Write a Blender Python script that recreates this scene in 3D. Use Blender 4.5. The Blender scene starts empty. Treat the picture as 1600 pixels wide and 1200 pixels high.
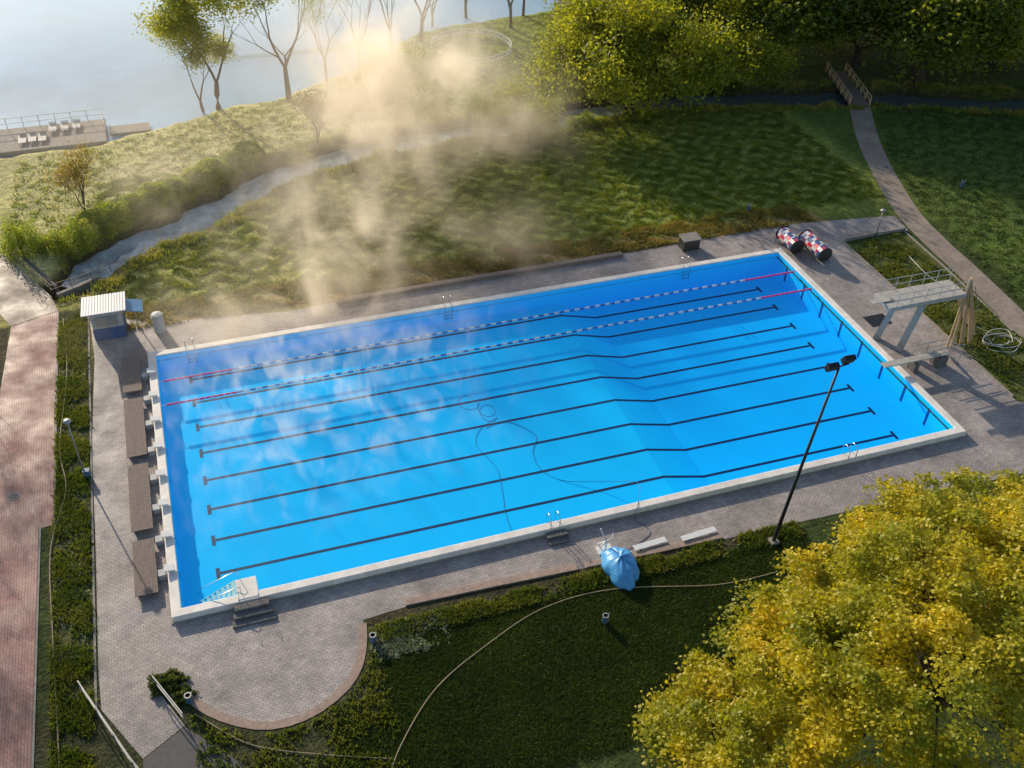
import bpy, math, random
import numpy as np
from mathutils import Vector, Matrix
rng=np.random.default_rng(7); random.seed(7)
scene=bpy.context.scene
COL=scene.collection

# ---------------------------------------------------------------- materials
def mat_new(name):
    m=bpy.data.materials.new(name); m.use_nodes=True
    nt=m.node_tree; nt.nodes.clear()
    out=nt.nodes.new('ShaderNodeOutputMaterial')
    return m,nt,out
def N(nt,t,**kw):
    n=nt.nodes.new(t)
    for k,v in kw.items(): setattr(n,k,v)
    return n
def L(nt,a,b): nt.links.new(a,b)
def noise(nt,vec,scale,detail=4,rough=.55):
    n=N(nt,'ShaderNodeTexNoise'); n.inputs['Scale'].default_value=scale; n.inputs['Detail'].default_value=detail
    n.inputs['Roughness'].default_value=rough
    if vec is not None: L(nt,vec,n.inputs['Vector'])
    return n.outputs['Fac']
def mrange(nt,val,a,b,c,d):
    n=N(nt,'ShaderNodeMapRange'); L(nt,val,n.inputs[0])
    for i,v in zip((1,2,3,4),(a,b,c,d)): n.inputs[i].default_value=v
    return n.outputs[0]
def math_(nt,op,a,b=None):
    n=N(nt,'ShaderNodeMath',operation=op)
    for i,v in enumerate((a,b)):
        if v is None: continue
        if isinstance(v,(int,float)): n.inputs[i].default_value=v
        else: L(nt,v,n.inputs[i])
    return n.outputs[0]
def mix(nt,fac,a,b,blend='MIX'):
    n=N(nt,'ShaderNodeMix',data_type='RGBA',blend_type=blend)
    for i,v in ((0,fac),(6,a),(7,b)):
        if isinstance(v,(int,float)): n.inputs[i].default_value=v
        elif isinstance(v,tuple): n.inputs[i].default_value=(*v,1)
        else: L(nt,v,n.inputs[i])
    return n.outputs[2]
def pos(nt): return N(nt,'ShaderNodeNewGeometry').outputs['Position']
def simple(name,c,rough=.7,metal=0,var=.25,scale=3.0,bump=0.0,bscale=20):
    m,nt,out=mat_new(name)
    b=N(nt,'ShaderNodeBsdfPrincipled'); p=N(nt,'ShaderNodeTexCoord').outputs['Object']
    f=mrange(nt,noise(nt,p,scale,5,.65),.25,.75,1-var,1+var)
    cc=N(nt,'ShaderNodeVectorMath',operation='SCALE'); cc.inputs[0].default_value=c; L(nt,f,cc.inputs['Scale'])
    L(nt,cc.outputs[0],b.inputs['Base Color'])
    b.inputs['Roughness'].default_value=rough; b.inputs['Metallic'].default_value=metal
    if bump:
        bp=N(nt,'ShaderNodeBump'); bp.inputs['Strength'].default_value=bump; bp.inputs['Distance'].default_value=.05
        L(nt,noise(nt,p,bscale,4),bp.inputs['Height']); L(nt,bp.outputs[0],b.inputs['Normal'])
    L(nt,b.outputs[0],out.inputs['Surface']); return m
def paver(name,c1,c2,mort,bw,bh,stain=.35,rot=0.0):
    m,nt,out=mat_new(name); b=N(nt,'ShaderNodeBsdfPrincipled'); p=pos(nt)
    mp=N(nt,'ShaderNodeMapping'); mp.inputs['Rotation'].default_value=(0,0,rot); L(nt,p,mp.inputs['Vector'])
    br=N(nt,'ShaderNodeTexBrick'); L(nt,mp.outputs[0],br.inputs['Vector'])
    br.inputs['Scale'].default_value=1; br.inputs['Brick Width'].default_value=bw; br.inputs['Row Height'].default_value=bh
    br.inputs['Mortar Size'].default_value=.014; br.inputs['Mortar Smooth'].default_value=.3
    br.inputs['Color1'].default_value=(*c1,1); br.inputs['Color2'].default_value=(*c2,1); br.inputs['Mortar'].default_value=(*mort,1)
    f=mrange(nt,noise(nt,p,.35,6,.6),.3,.7,1-stain,1+stain*.7)
    f2=mrange(nt,noise(nt,p,2.3,5,.7),.3,.7,.78,1.18)
    f=math_(nt,'MULTIPLY',f,f2)
    f3=mrange(nt,noise(nt,p,12,3,.8),.3,.7,.85,1.15); f=math_(nt,'MULTIPLY',f,f3)
    st=mrange(nt,noise(nt,p,.9,7,.8),.60,.70,1.0,.68); f=math_(nt,'MULTIPLY',f,st)
    sc=N(nt,'ShaderNodeVectorMath',operation='SCALE'); L(nt,br.outputs['Color'],sc.inputs[0]); L(nt,f,sc.inputs['Scale'])
    L(nt,sc.outputs[0],b.inputs['Base Color'])
    r=mrange(nt,noise(nt,p,.5,3),.3,.7,.45,.8); L(nt,r,b.inputs['Roughness'])
    bp=N(nt,'ShaderNodeBump'); bp.inputs['Strength'].default_value=.5; bp.inputs['Distance'].default_value=.02
    L(nt,math_(nt,'ADD',math_(nt,'MULTIPLY',br.outputs['Fac'],-1.0),noise(nt,p,9,4)),bp.inputs['Height']); L(nt,bp.outputs[0],b.inputs['Normal'])
    L(nt,b.outputs[0],out.inputs['Surface']); return m
def leaf(name,c1,c2,trans=.5,scale=.6):
    m,nt,out=mat_new(name); p=pos(nt)
    f=mrange(nt,noise(nt,p,scale,3),.35,.65,0,1)
    col=mix(nt,f,c1,c2)
    g=mrange(nt,noise(nt,p,9,2),.3,.7,.75,1.25)
    sc=N(nt,'ShaderNodeVectorMath',operation='SCALE'); L(nt,col,sc.inputs[0]); L(nt,g,sc.inputs['Scale'])
    d=N(nt,'ShaderNodeBsdfPrincipled'); L(nt,sc.outputs[0],d.inputs['Base Color']); d.inputs['Roughness'].default_value=.55
    t=N(nt,'ShaderNodeBsdfTranslucent'); 
    tc=mix(nt,1.0,sc.outputs[0],(1.6,1.58,.7),'MULTIPLY'); L(nt,tc,t.inputs['Color'])
    mx=N(nt,'ShaderNodeMixShader'); mx.inputs[0].default_value=trans
    L(nt,d.outputs[0],mx.inputs[1]); L(nt,t.outputs[0],mx.inputs[2]); L(nt,mx.outputs[0],out.inputs['Surface']); return m

M={}
M['white']=simple('white_paint',(.72,.72,.70),.5,var=.12,scale=4)
M['dullwhite']=simple('weathered_white_paint',(.42,.43,.43),.6,var=.2,scale=4)
M['rim']=simple('rim_concrete_paint',(.78,.73,.66),.6,var=.20,scale=1.3,bump=.1)
M['steel']=simple('stainless_steel',(.6,.61,.63),.25,1,var=.1)
M['galv']=simple('galvanised_steel',(.38,.38,.37),.5,.6,var=.2)
M['darkgalv']=simple('dark_painted_steel',(.06,.06,.06),.5,.4,var=.2)
M['rust']=simple('rusty_brown_steel',(.16,.11,.08),.7,.2,var=.3)
M['dark']=simple('dark_metal',(.02,.02,.025),.5,.3)
M['conc']=simple('weathered_concrete',(.30,.27,.23),.9,var=.3,bump=.4)
M['darkconc']=simple('dark_concrete',(.14,.135,.13),.9,var=.3,bump=.4)
M['paleconc']=simple('pale_concrete',(.42,.40,.36),.85,var=.25,bump=.3)
M['teal']=simple('submerged_step_paint',(.35,.62,.62),.5,var=.1)
M['pink']=simple('reddish_sandstone',(.36,.26,.205),.9,var=.3,scale=3,bump=.4)
M['wood']=simple('grey_wood',(.20,.155,.13),.8,var=.35,scale=6,bump=.3)
M['pale_wood']=simple('pale_wood',(.48,.34,.19),.8,var=.25,scale=6)
M['bluepaint']=simple('blue_paint',(.03,.09,.25),.5)
M['palered']=simple('red_plastic',(.65,.03,.07),.4)
M['pinkrope']=simple('pink_plastic',(.85,.05,.22),.4,var=.1)
M['blueplastic']=simple('blue_plastic',(.04,.17,.5),.4,var=.2)
M['binblue']=simple('faded_blue_steel',(.07,.14,.24),.5,var=.3)
M['tarp']=simple('blue_tarpaulin',(.09,.38,.74),.4,var=.25,scale=3,bump=.8,bscale=4)
M['line']=simple('dark_blue_tile',(.003,.014,.07),.5,var=.1)
M['wallbar']=simple('blue_wall_tile',(.004,.06,.27),.5,var=.1)
M['roof']=simple('pale_corrugated_roof',(.46,.49,.53),.5,var=.15)
M['solar']=simple('blue_panel',(.10,.25,.45),.25,var=.15)
M['hose']=simple('blue_grey_hose',(.005,.08,.22),.5)
M['palehose']=simple('pale_rope',(.36,.29,.17),.8)
M['hosewhite']=simple('white_hose',(.7,.68,.62),.6)
M['bark']=simple('bark',(.055,.038,.026),.95,var=.4,scale=6,bump=.6)
M['deck']=paver('grey_pavers',(.43,.375,.345),(.335,.295,.28),(.20,.17,.15),.30,.15,.38,0.0)
M['redpave']=paver('red_pavers',(.39,.185,.155),(.30,.15,.125),(.17,.10,.08),.30,.15,.30,1.57)
M['beigepave']=paver('beige_pavers',(.38,.30,.23),(.31,.245,.19),(.20,.155,.12),.30,.15,.28,.4)
M['asphalt']=simple('path_asphalt',(.12,.11,.105),.9,var=.2,bump=.3)
M['leaf_y']=leaf('golden_green_leaves',(.60,.48,.012),(.27,.29,.012),.42,.34)
M['leaf_g']=leaf('spring_leaves',(.38,.37,.025),(.18,.21,.018),.55,.35)
M['leaf_d']=leaf('dark_leaves',(.20,.22,.02),(.09,.125,.013),.55,.3)
M['leaf_b']=leaf('bronze_leaves',(.32,.20,.05),(.22,.18,.03),.5,.6)
M['bush']=leaf('bush_leaves',(.36,.40,.03),(.15,.21,.018),.5,1.0)
M['darkbush']=leaf('dark_bush_leaves',(.12,.15,.02),(.05,.08,.012),.4,1.5)
M['tuft']=leaf('tuft_grass',(.17,.18,.035),(.07,.11,.015),.45,.5)
M['lawn']=leaf('lawn_blades',(.28,.30,.055),(.11,.16,.022),.45,.9)
M['drygrass']=leaf('dry_grass',(.36,.25,.10),(.20,.17,.05),.4,.9)
M['darklawn']=leaf('dark_lawn_blades',(.070,.105,.020),(.040,.068,.013),.4,.2)  # darker green blades for the near and right lawns
M['weed']=leaf('pale_weeds',(.42,.46,.42),(.16,.2,.13),.3,1.5)
M['reed']=leaf('bank_reeds',(.34,.31,.08),(.14,.19,.028),.5,.5)

def ground_mat():
    m,nt,out=mat_new('grass_ground'); b=N(nt,'ShaderNodeBsdfPrincipled'); p=pos(nt)
    at=N(nt,'ShaderNodeAttribute'); at.attribute_name='zone'
    f=mrange(nt,noise(nt,p,.22,5,.6),.3,.7,.75,1.25)
    f2=mrange(nt,noise(nt,p,1.6,6,.75),.3,.7,.5,1.55)
    f3=mrange(nt,noise(nt,p,6,4,.7),.3,.7,.55,1.5)
    f=math_(nt,'MULTIPLY',math_(nt,'MULTIPLY',f,f2),f3)
    sc=N(nt,'ShaderNodeVectorMath',operation='SCALE'); L(nt,at.outputs['Color'],sc.inputs[0]); L(nt,f,sc.inputs['Scale'])
    k=mrange(nt,noise(nt,p,.45,6,.8),.52,.68,0,.35)
    col=mix(nt,k,sc.outputs[0],mix(nt,1.0,sc.outputs[0],(1.5,1.15,.9),'MULTIPLY'))
    L(nt,col,b.inputs['Base Color']); b.inputs['Roughness'].default_value=.9; b.inputs['Specular IOR Level'].default_value=.2
    bp=N(nt,'ShaderNodeBump'); bp.inputs['Strength'].default_value=1.0; bp.inputs['Distance'].default_value=.45
    h=math_(nt,'ADD',math_(nt,'MULTIPLY',noise(nt,p,1.5,3,.6),.7),math_(nt,'MULTIPLY',noise(nt,p,5,4,.7),.55))
    L(nt,h,bp.inputs['Height']); L(nt,bp.outputs[0],b.inputs['Normal'])
    L(nt,b.outputs[0],out.inputs['Surface']); return m
M['ground']=ground_mat()
def water_open(name,base,rough=.05,bump=.15,scale=2.0,var=(.9,1.1),vs=.2,dark=None):
    m,nt,out=mat_new(name); b=N(nt,'ShaderNodeBsdfPrincipled'); p=pos(nt)
    f=mrange(nt,noise(nt,p,vs,5,.7),.35,.65,*var)
    sc=N(nt,'ShaderNodeVectorMath',operation='SCALE'); sc.inputs[0].default_value=base; L(nt,f,sc.inputs['Scale']); col=sc.outputs[0]
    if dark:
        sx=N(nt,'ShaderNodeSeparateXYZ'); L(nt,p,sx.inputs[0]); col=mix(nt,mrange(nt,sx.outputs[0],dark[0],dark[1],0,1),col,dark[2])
    L(nt,col,b.inputs['Base Color'])
    b.inputs['Roughness'].default_value=rough; b.inputs['IOR'].default_value=1.33
    bp=N(nt,'ShaderNodeBump'); bp.inputs['Strength'].default_value=bump; bp.inputs['Distance'].default_value=.1
    L(nt,noise(nt,p,scale,3),bp.inputs['Height']); L(nt,bp.outputs[0],b.inputs['Normal'])
    L(nt,b.outputs[0],out.inputs['Surface']); return m
M['lake']=water_open('lake_water',(.30,.48,.64),.15,.12,1.0,(.85,1.15),.06)
M['stream']=water_open('stream_water',(.42,.49,.52),.02,.03,1.5,(.40,1.2),.45,(44,66,(.10,.12,.12)))  # tree shade over the right-hand reach painted into the water colour along x
def pool_water_mat():
    m,nt,out=mat_new('pool_water'); geo=N(nt,'ShaderNodeNewGeometry'); p=geo.outputs['Position']
    tr=N(nt,'ShaderNodeBsdfTransparent'); gl=N(nt,'ShaderNodeBsdfGlossy'); gl.inputs['Roughness'].default_value=.03
    gl.inputs['Color'].default_value=(.45,.75,1,1)
    bp=N(nt,'ShaderNodeBump'); bp.inputs['Strength'].default_value=.15; bp.inputs['Distance'].default_value=.05
    L(nt,noise(nt,p,3,3),bp.inputs['Height']); L(nt,bp.outputs[0],gl.inputs['Normal'])
    fr=N(nt,'ShaderNodeFresnel'); fr.inputs['IOR'].default_value=1.30
    sx=N(nt,'ShaderNodeSeparateXYZ'); L(nt,geo.outputs['True Normal'],sx.inputs[0])
    up=math_(nt,'GREATER_THAN',sx.outputs[2],.7)
    front=math_(nt,'SUBTRACT',1.0,geo.outputs['Backfacing'])
    f=math_(nt,'MULTIPLY',math_(nt,'MULTIPLY',fr.outputs[0],up),front)
    mx=N(nt,'ShaderNodeMixShader'); L(nt,f,mx.inputs[0]); L(nt,tr.outputs[0],mx.inputs[1]); L(nt,gl.outputs[0],mx.inputs[2])
    L(nt,mx.outputs[0],out.inputs['Surface'])
    va=N(nt,'ShaderNodeVolumeAbsorption'); va.inputs['Color'].default_value=(.15,.72,.995,1); va.inputs['Density'].default_value=.17
    L(nt,va.outputs[0],out.inputs['Volume']); return m
M['poolwater']=pool_water_mat()
def basin_mat():
    m,nt,out=mat_new('pool_basin_paint'); b=N(nt,'ShaderNodeBsdfPrincipled'); p=pos(nt)
    f=mrange(nt,noise(nt,p,.25,4),.3,.7,.96,1.0)
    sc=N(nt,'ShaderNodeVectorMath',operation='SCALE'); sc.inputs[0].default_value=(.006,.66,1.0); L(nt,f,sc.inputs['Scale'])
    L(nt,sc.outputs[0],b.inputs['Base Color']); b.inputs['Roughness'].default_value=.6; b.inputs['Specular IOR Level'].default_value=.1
    b.inputs['Emission Color'].default_value=(.0,.40,.95,1); b.inputs['Emission Strength'].default_value=.14  # faint glow added in place of sunlight scattered within the water
    L(nt,b.outputs[0],out.inputs['Surface']); return m
M['basin']=basin_mat()

# ---------------------------------------------------------------- mesh builder
class MB:
    def __init__(s): s.v=[];s.f=[];s.m=[]
    def add(s,vs,fs,mi=0):
        o=len(s.v); s.v+= [tuple(map(float,v)) for v in vs]; s.f+=[tuple(i+o for i in f) for f in fs]; s.m+=[mi]*len(fs)
    def box(s,c,d,mi=0,rot=0,mat=None):
        x,y,z=[k/2 for k in d]; vs=[(sx*x,sy*y,sz*z) for sx in(-1,1) for sy in(-1,1) for sz in(-1,1)]
        R=mat if mat is not None else Matrix.Rotation(rot,3,'Z')
        vs=[R@Vector(v)+Vector(c) for v in vs]
        s.add(vs,[(0,1,3,2),(4,6,7,5),(0,4,5,1),(2,3,7,6),(0,2,6,4),(1,5,7,3)],mi)
    def beam(s,a,b,w,h,mi=0):
        a=Vector(a);b=Vector(b);d=(b-a);l=d.length; q=d.to_track_quat('X','Z').to_matrix()
        s.box((a+b)/2,(l,w,h),mi,mat=q)
    def tube(s,pts,r,n=6,mi=0,caps=True):
        pts=[Vector(p) for p in pts]
        if not hasattr(r,'__len__'): r=[r]*len(pts)
        rings=[]; up=Vector((0,0,1))
        for i,p in enumerate(pts):
            d=(pts[min(i+1,len(pts)-1)]-pts[max(i-1,0)])
            if d.length<1e-9: d=Vector((0,0,1))
            d.normalize(); a=d.cross(up)
            if a.length<.05: a=d.cross(Vector((1,0,0)))
            a.normalize(); b=d.cross(a)
            rings.append([p+(a*math.cos(t)+b*math.sin(t))*r[i] for t in [2*math.pi*k/n for k in range(n)]])
        vs=[v for rg in rings for v in rg]; fs=[]
        for i in range(len(pts)-1):
            for k in range(n): fs.append((i*n+k,i*n+(k+1)%n,(i+1)*n+(k+1)%n,(i+1)*n+k))
        if caps: fs+= [tuple(range(n))[::-1],tuple(range((len(pts)-1)*n,len(pts)*n))]
        s.add(vs,fs,mi)
    def cyl(s,a,b,r,n=16,mi=0): s.tube([a,b],r,n,mi)
    def obj(s,name,mats,parent=None,smooth=False,bevel=0):
        me=bpy.data.meshes.new(name)
        me.from_pydata(s.v,[],s.f)
        for m in mats: me.materials.append(m)
        me.polygons.foreach_set('material_index',s.m)
        if smooth: me.polygons.foreach_set('use_smooth',[True]*len(me.polygons))
        me.update()
        ob=bpy.data.objects.new(name,me); COL.objects.link(ob)
        if parent is not None: ob.parent=parent; ob.location=-Vector(parent.location)
        if bevel:
            bv=ob.modifiers.new('bevel','BEVEL'); bv.width=bevel; bv.segments=2; bv.limit_method='ANGLE'
        return ob
def top(o,label,cat,group=None):
    o['label']=label; o['category']=cat
    if group: o['group']=group
    return o
def empty(name,loc,label,cat,group=None):
    e=bpy.data.objects.new(name,None); e.location=loc; e.empty_display_size=.3; COL.objects.link(e); return top(e,label,cat,group)
def structure(o): o['kind']='structure'; return o
def poly_sheet(name,outer,z,mat,holes=()):
    import bmesh
    bm=bmesh.new(); es=[]
    for ring in [outer]+list(holes):
        vs=[bm.verts.new((x,y,z)) for x,y in ring]
        for i in range(len(vs)): es.append(bm.edges.new((vs[i],vs[(i+1)%len(vs)])))
    bmesh.ops.triangle_fill(bm,use_beauty=True,use_dissolve=False,edges=es,normal=(0,0,1))
    for f in bm.faces:
        if f.normal.z<0: f.normal_flip()
    me=bpy.data.meshes.new(name); bm.to_mesh(me); bm.free(); me.materials.append(mat)
    ob=bpy.data.objects.new(name,me); COL.objects.link(ob); return structure(ob)
def smooth_line(pts,step=.5):
    pts=[np.array(p,float) for p in pts]; out=[]
    P=[pts[0]]+pts+[pts[-1]]
    for i in range(1,len(P)-2):
        p0,p1,p2,p3=P[i-1:i+3]; n=max(2,int(np.linalg.norm(p2-p1)/step))
        for k in range(n):
            t=k/n; out.append(.5*((2*p1)+(-p0+p2)*t+(2*p0-5*p1+4*p2-p3)*t*t+(-p0+3*p1-3*p2+p3)*t**3))
    out.append(pts[-1]); return out
def ribbon(name,pts,w,z,mat,sm=True):
    pts=smooth_line(pts,1.0) if sm else [np.array(p,float) for p in pts]
    mb=MB(); vs=[]
    for i,p in enumerate(pts):
        d=pts[min(i+1,len(pts)-1)]-pts[max(i-1,0)]; d=d/np.linalg.norm(d); n=np.array([-d[1],d[0]])
        vs+= [(*(p[:2]+n*w/2),z),(*(p[:2]-n*w/2),z)]
    mb.add(vs,[(2*i+1,2*i+3,2*i+2,2*i) for i in range(len(pts)-1)])
    return mb.obj(name,[mat])
def curb(mb,pts,w,z0,z1,mi=0,gap=None):
    pts=[np.array(p,float)[:2] for p in pts]; rows=[]
    for i,p in enumerate(pts):
        d=pts[min(i+1,len(pts)-1)]-pts[max(i-1,0)]; d=d/np.linalg.norm(d); n=np.array([-d[1],d[0]])*w/2
        rows.append([(*(p+n),z0),(*(p+n),z1),(*(p-n),z1),(*(p-n),z0)])
    vs=[v for r in rows for v in r]; fs=[]
    for i in range(len(pts)-1):
        for k in range(3): fs.append((4*i+k,4*i+k+1,4*i+k+5,4*i+k+4))
    fs+=[(0,3,2,1),(4*len(pts)-4,4*len(pts)-3,4*len(pts)-2,4*len(pts)-1)]
    mb.add(vs,fs,mi)

# ---------------------------------------------------------------- terrain
STREAM=[(-5.0,35.6),(-2.8,38.9),(.8,41),(6.3,44.5),(12,49),(19,51.8),(27,53.3),(31.7,53.5),(40.7,53.5),(47,55),(55.4,55.3),(66.8,53.2),(80.9,49.5),(94,44.3),(130,34)]
SL=np.array([p for p in smooth_line(STREAM,1.0)])
SHX=[-900,-60,-11.5,-3,2.5,9.1,16.4,25.4,34.8,42.4,54.3,60.2,75,120,900]
SHY=[58,58,60.2,60.7,62.8,65.9,67.4,73.2,82,84,86,89,104,125,420]
def lin(a,b,s): return list(np.arange(a,b,s))
xs=np.array([-900,-500,-300,-200,-120,-80,-60,-45,-35,-28,-24]+lin(-20,110,.5)+[110,114,120,130,145,170,200,260,350,500,900],float)
ys=np.array([-900,-500,-300,-150,-90,-60,-45,-35,-28,-24]+lin(-20,95,.5)+[95,98,103,110,120,135,160,200,260,350,500,900],float)
X,Y=np.meshgrid(xs,ys,indexing='ij')
def sst(a,b,t):
    t=np.clip((t-a)/(b-a),0,1); return t*t*(3-2*t)
SD=np.full(X.shape,1e9)
for p in SL: SD=np.minimum(SD,np.hypot(X-p[0],Y-p[1]))
SH=np.interp(X,SHX,SHY)
def wobf(x,y): return .5*np.sin(x*.9+1.3*np.sin(y*.7))+.35*np.sin(y*1.3+x*.31)+.25*np.sin(x*2.3+y*1.7)
wob=wobf(X,Y)
Z=-1.2*(1-sst(1.1,2.3,SD+.5*wob)); Z=np.minimum(Z,-1.6*sst(-1.2,1.2,Y-SH+.5*wob))
und=.10*np.sin(X*.21+.5)*np.sin(Y*.17)+.05*np.sin(X*.6+Y*.4)
mask=sst(28.5,33,Y)*(1-sst(56,61,X))*sst(-4,0,X)
Z=Z+np.clip(mask,0,1)*und*(SD>3)
nx,ny=len(xs),len(ys)
verts=np.stack([X,Y,Z],-1).reshape(-1,3)
faces=[]
for i in range(nx-1):
    for j in range(ny-1):
        cx=(xs[i]+xs[i+1])/2; cy=(ys[j]+ys[j+1])/2
        if .25<cx<50.75 and .25<cy<23.75: continue
        a=i*ny+j; faces.append((a,a+ny,a+ny+1,a+1))
me=bpy.data.meshes.new('ground'); me.from_pydata(verts.tolist(),[],faces)
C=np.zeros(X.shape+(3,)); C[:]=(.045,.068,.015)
def blend(mask,c):
    global C
    C=C*(1-mask[...,None])+np.array(c)*mask[...,None]
blend(sst(24,30,Y)*(1-sst(70,76,X)),(.23,.27,.05))
blend(sst(24,30,Y)*(1-sst(18,36,X)),(.36,.35,.10))
north=((Y>np.interp(X,SL[:,0],SL[:,1]))).astype(float)
blend(north*(1-sst(20,40,X))*(Y>36),(.52,.49,.20))  # backlit dew sheen put into the colour as paler shore grass
blend(north*sst(30,45,X)*(Y>40),(.22,.28,.035))
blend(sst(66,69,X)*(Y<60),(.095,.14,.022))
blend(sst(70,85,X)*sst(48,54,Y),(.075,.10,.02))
blend((1-sst(2.2,3.6,SD+wob)),(.15,.14,.045))
blend((1-sst(1.5,2.5,SD+.5*wob)),(.05,.045,.02))
blend(((X>-6.3)&(X<-3.7)&(Y<32)).astype(float),(.085,.09,.028))
blend(((X<-9.4)&(Y<31)).astype(float),(.07,.06,.03))
blend(((X>57)&(X<64)&(Y>1)&(Y<24.5)).astype(float),(.10,.12,.03))
strip=sst(27,27.6,Y)*(1-sst(28.8,31.0,Y+wob))*((X>-4)&(X<58))
blend(strip*.85,(.30,.20,.085))
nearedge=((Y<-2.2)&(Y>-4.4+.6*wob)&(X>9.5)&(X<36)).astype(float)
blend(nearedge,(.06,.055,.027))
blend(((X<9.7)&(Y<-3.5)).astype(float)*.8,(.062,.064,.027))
ca=me.color_attributes.new('zone','FLOAT_COLOR','POINT')
buf=np.ones((len(verts),4),np.float32); buf[:,:3]=C.reshape(-1,3); ca.data.foreach_set('color',buf.ravel())
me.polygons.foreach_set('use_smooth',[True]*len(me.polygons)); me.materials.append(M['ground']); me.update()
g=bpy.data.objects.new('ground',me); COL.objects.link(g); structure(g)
def gz(x,y):
    i=min(max(np.searchsorted(xs,x)-1,0),nx-2); j=min(max(np.searchsorted(ys,y)-1,0),ny-2)
    return float(min(Z[i,j],Z[i+1,j],Z[i,j+1],Z[i+1,j+1]))

lk=[(x,y-1.6) for x,y in zip(SHX,SHY)]
mb=MB(); vs=[]
for x,y in lk: vs+=[(x,y,-.5),(x,900,-.5)]
mb.add(vs,[(2*i,2*i+2,2*i+3,2*i+1) for i in range(len(lk)-1)])
o=structure(mb.obj('lake',[M['lake']]))
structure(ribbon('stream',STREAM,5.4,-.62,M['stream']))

DECK=[(-3.9,30.8),(-3.6,25.1),(-3.9,15.5),(-3.8,7),(-3.8,-2),(-3.7,-4.3),(-1.9,-7.6),(.1,-6.4),(-1.2,-3.6),(.0,-4.0),(.6,-4.9),(1.7,-6.4),(3.4,-7.5),(4.9,-7.8),(6.5,-7.5),(8.1,-6.7),(9,-5.6),(9.5,-4.1),(9.7,-2.8),(12.4,-2.6),(22.1,-3.0),(31.4,-3.4),(35.7,-3.5),(52.6,-4.1),(75,-5),(75,-.5),(62,-.4),(59,.4),(57.2,2),(57.3,24),(64.2,24.2),(64.6,26.7),(57.9,27.6),(52.4,28.1),(39.7,27.5),(23,27.7),(10.3,27),(.6,28.3)]
poly_sheet('pool_deck',DECK,.012,M['deck'],[[(.2,.2),(51,.2),(51,23.9),(.2,23.9)]])
poly_sheet('red_path',[(-9.3,30.7),(-6.1,31.8),(-6.1,9.3),(-6.9,9.2),(-6.8,-30),(-13,-30),(-11,-8),(-10,10),(-9.7,22.5)],.012,M['redpave'])
poly_sheet('beige_path',[(-9.35,30.75),(-6.1,31.85),(-6.6,34),(-10.2,41),(-16,48),(-20,45),(-10.6,33.6)],.016,M['beigepave'])
structure(ribbon('park_path',[(76,49.4),(75.3,48.2),(70.6,39.2),(66.4,28),(65.3,22),(64.9,17),(64,9),(63,0),(62.5,-8),(62,-30)],2.3,.018,M['beigepave']))
poly_sheet('asphalt_path',[(-1.9,-7.65),(.1,-6.45),(3.2,-10),(6,-14),(2,-16),(-2,-11)],.010,M['asphalt'])
mb=MB()
curb(mb,smooth_line([(.2,-4.4),(.9,-5.5),(1.9,-6.5),(3.4,-7.45),(4.9,-7.75),(6.5,-7.45),(8.0,-6.6),(8.9,-5.5),(9.4,-4.1),(9.6,-3.0)],.6),.45,-.05,.03)
top(mb.obj('stone_edging',[M['pink']]),'curved brownish stone edging around the rounded paved terrace','kerb')
mb=MB(); curb(mb,[(12.1,-2.35),(17,-2.55),(22.1,-2.8)],.5,-.05,.10)
top(mb.obj('low_stone_bench',[M['pink']],bevel=.02),'long low reddish stone ledge between paving and lawn','ledge')
mb=MB(); curb(mb,[(22.6,-2.85),(27,-3.05),(31.2,-3.15)],.4,-.05,.10)
top(mb.obj('low_stone_bench',[M['pink']],bevel=.02),'low reddish stone ledge beside white planks','ledge')
mb=MB(); curb(mb,[(14,27.0),(23.6,27.2),(38,27.3)],.5,-.05,.30)
top(mb.obj('low_stone_bench',[M['wood']],bevel=.03),'long brown grey bench ledge on edge of the lawn','ledge')
for y0_,y1_ in ((25.3,31),(15.6,25),(7.1,15.4),(-4.2,6.9)):
    mb=MB(); curb(mb,[(-3.95,y0_),(-3.95,y1_)],.12,-.05,.05); top(mb.obj('paving_kerb',[M['conc']]),'narrow concrete kerb edging the paved deck','kerb','kerbs edging the paving')
for a,b in (((-6.05,31.8),(-6.05,9.4)),((-6.82,9.2),(-6.75,-28))):
    mb=MB(); curb(mb,[a,b],.1,-.05,.05); top(mb.obj('paving_kerb',[M['conc']]),'narrow concrete kerb edging the red brick path','kerb','kerbs edging the paving')
for pp,h in (([(57.25,2.5),(57.4,24)],.1),([(57.6,24.15),(63.9,24.25)],.3),([(63.7,24),(63.4,18),(62.7,9)],.08)):
    mb=MB(); curb(mb,pp,.14,-.05,h); top(mb.obj('paving_kerb',[M['conc']]),'narrow concrete kerb around the rough grass patch','kerb','kerbs edging the paving')

# ---------------------------------------------------------------- swimming pool
pool=empty('swimming_pool',(25.6,12,0),'long rectangular outdoor lane pool with bright blue water and pale rim','swimming pool')
x0,x1,y0,y1=.55,50.65,.55,23.55; RT=.45
mb=MB()
def ringpart(o0,o1,p0,p1,i0,i1,j0,j1,z0,z1):
    O=[(o0,p0),(o1,p0),(o1,p1),(o0,p1)]; I=[(i0,j0),(i1,j0),(i1,j1),(i0,j1)]
    vs=[(x,y,z) for z in(z0,z1) for x,y in O]+[(x,y,z) for z in(z0,z1) for x,y in I]
    fs=[]
    for k in range(4):
        n=(k+1)%4
        fs+=[(k,n,4+n,4+k),(4+k,4+n,12+n,12+k),(12+k,12+n,8+n,8+k)]
    return vs,fs
mb.add(*ringpart(0,51.2,0,24.1,x0,x1,y0,y1,-.05,RT))
mb.obj('rim',[M['rim']],pool,bevel=.05)
mb=MB()
mb.add(*ringpart(-.08,51.28,-.08,24.18,-.0,51.2,-.0,24.1,-.04,.07))
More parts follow.
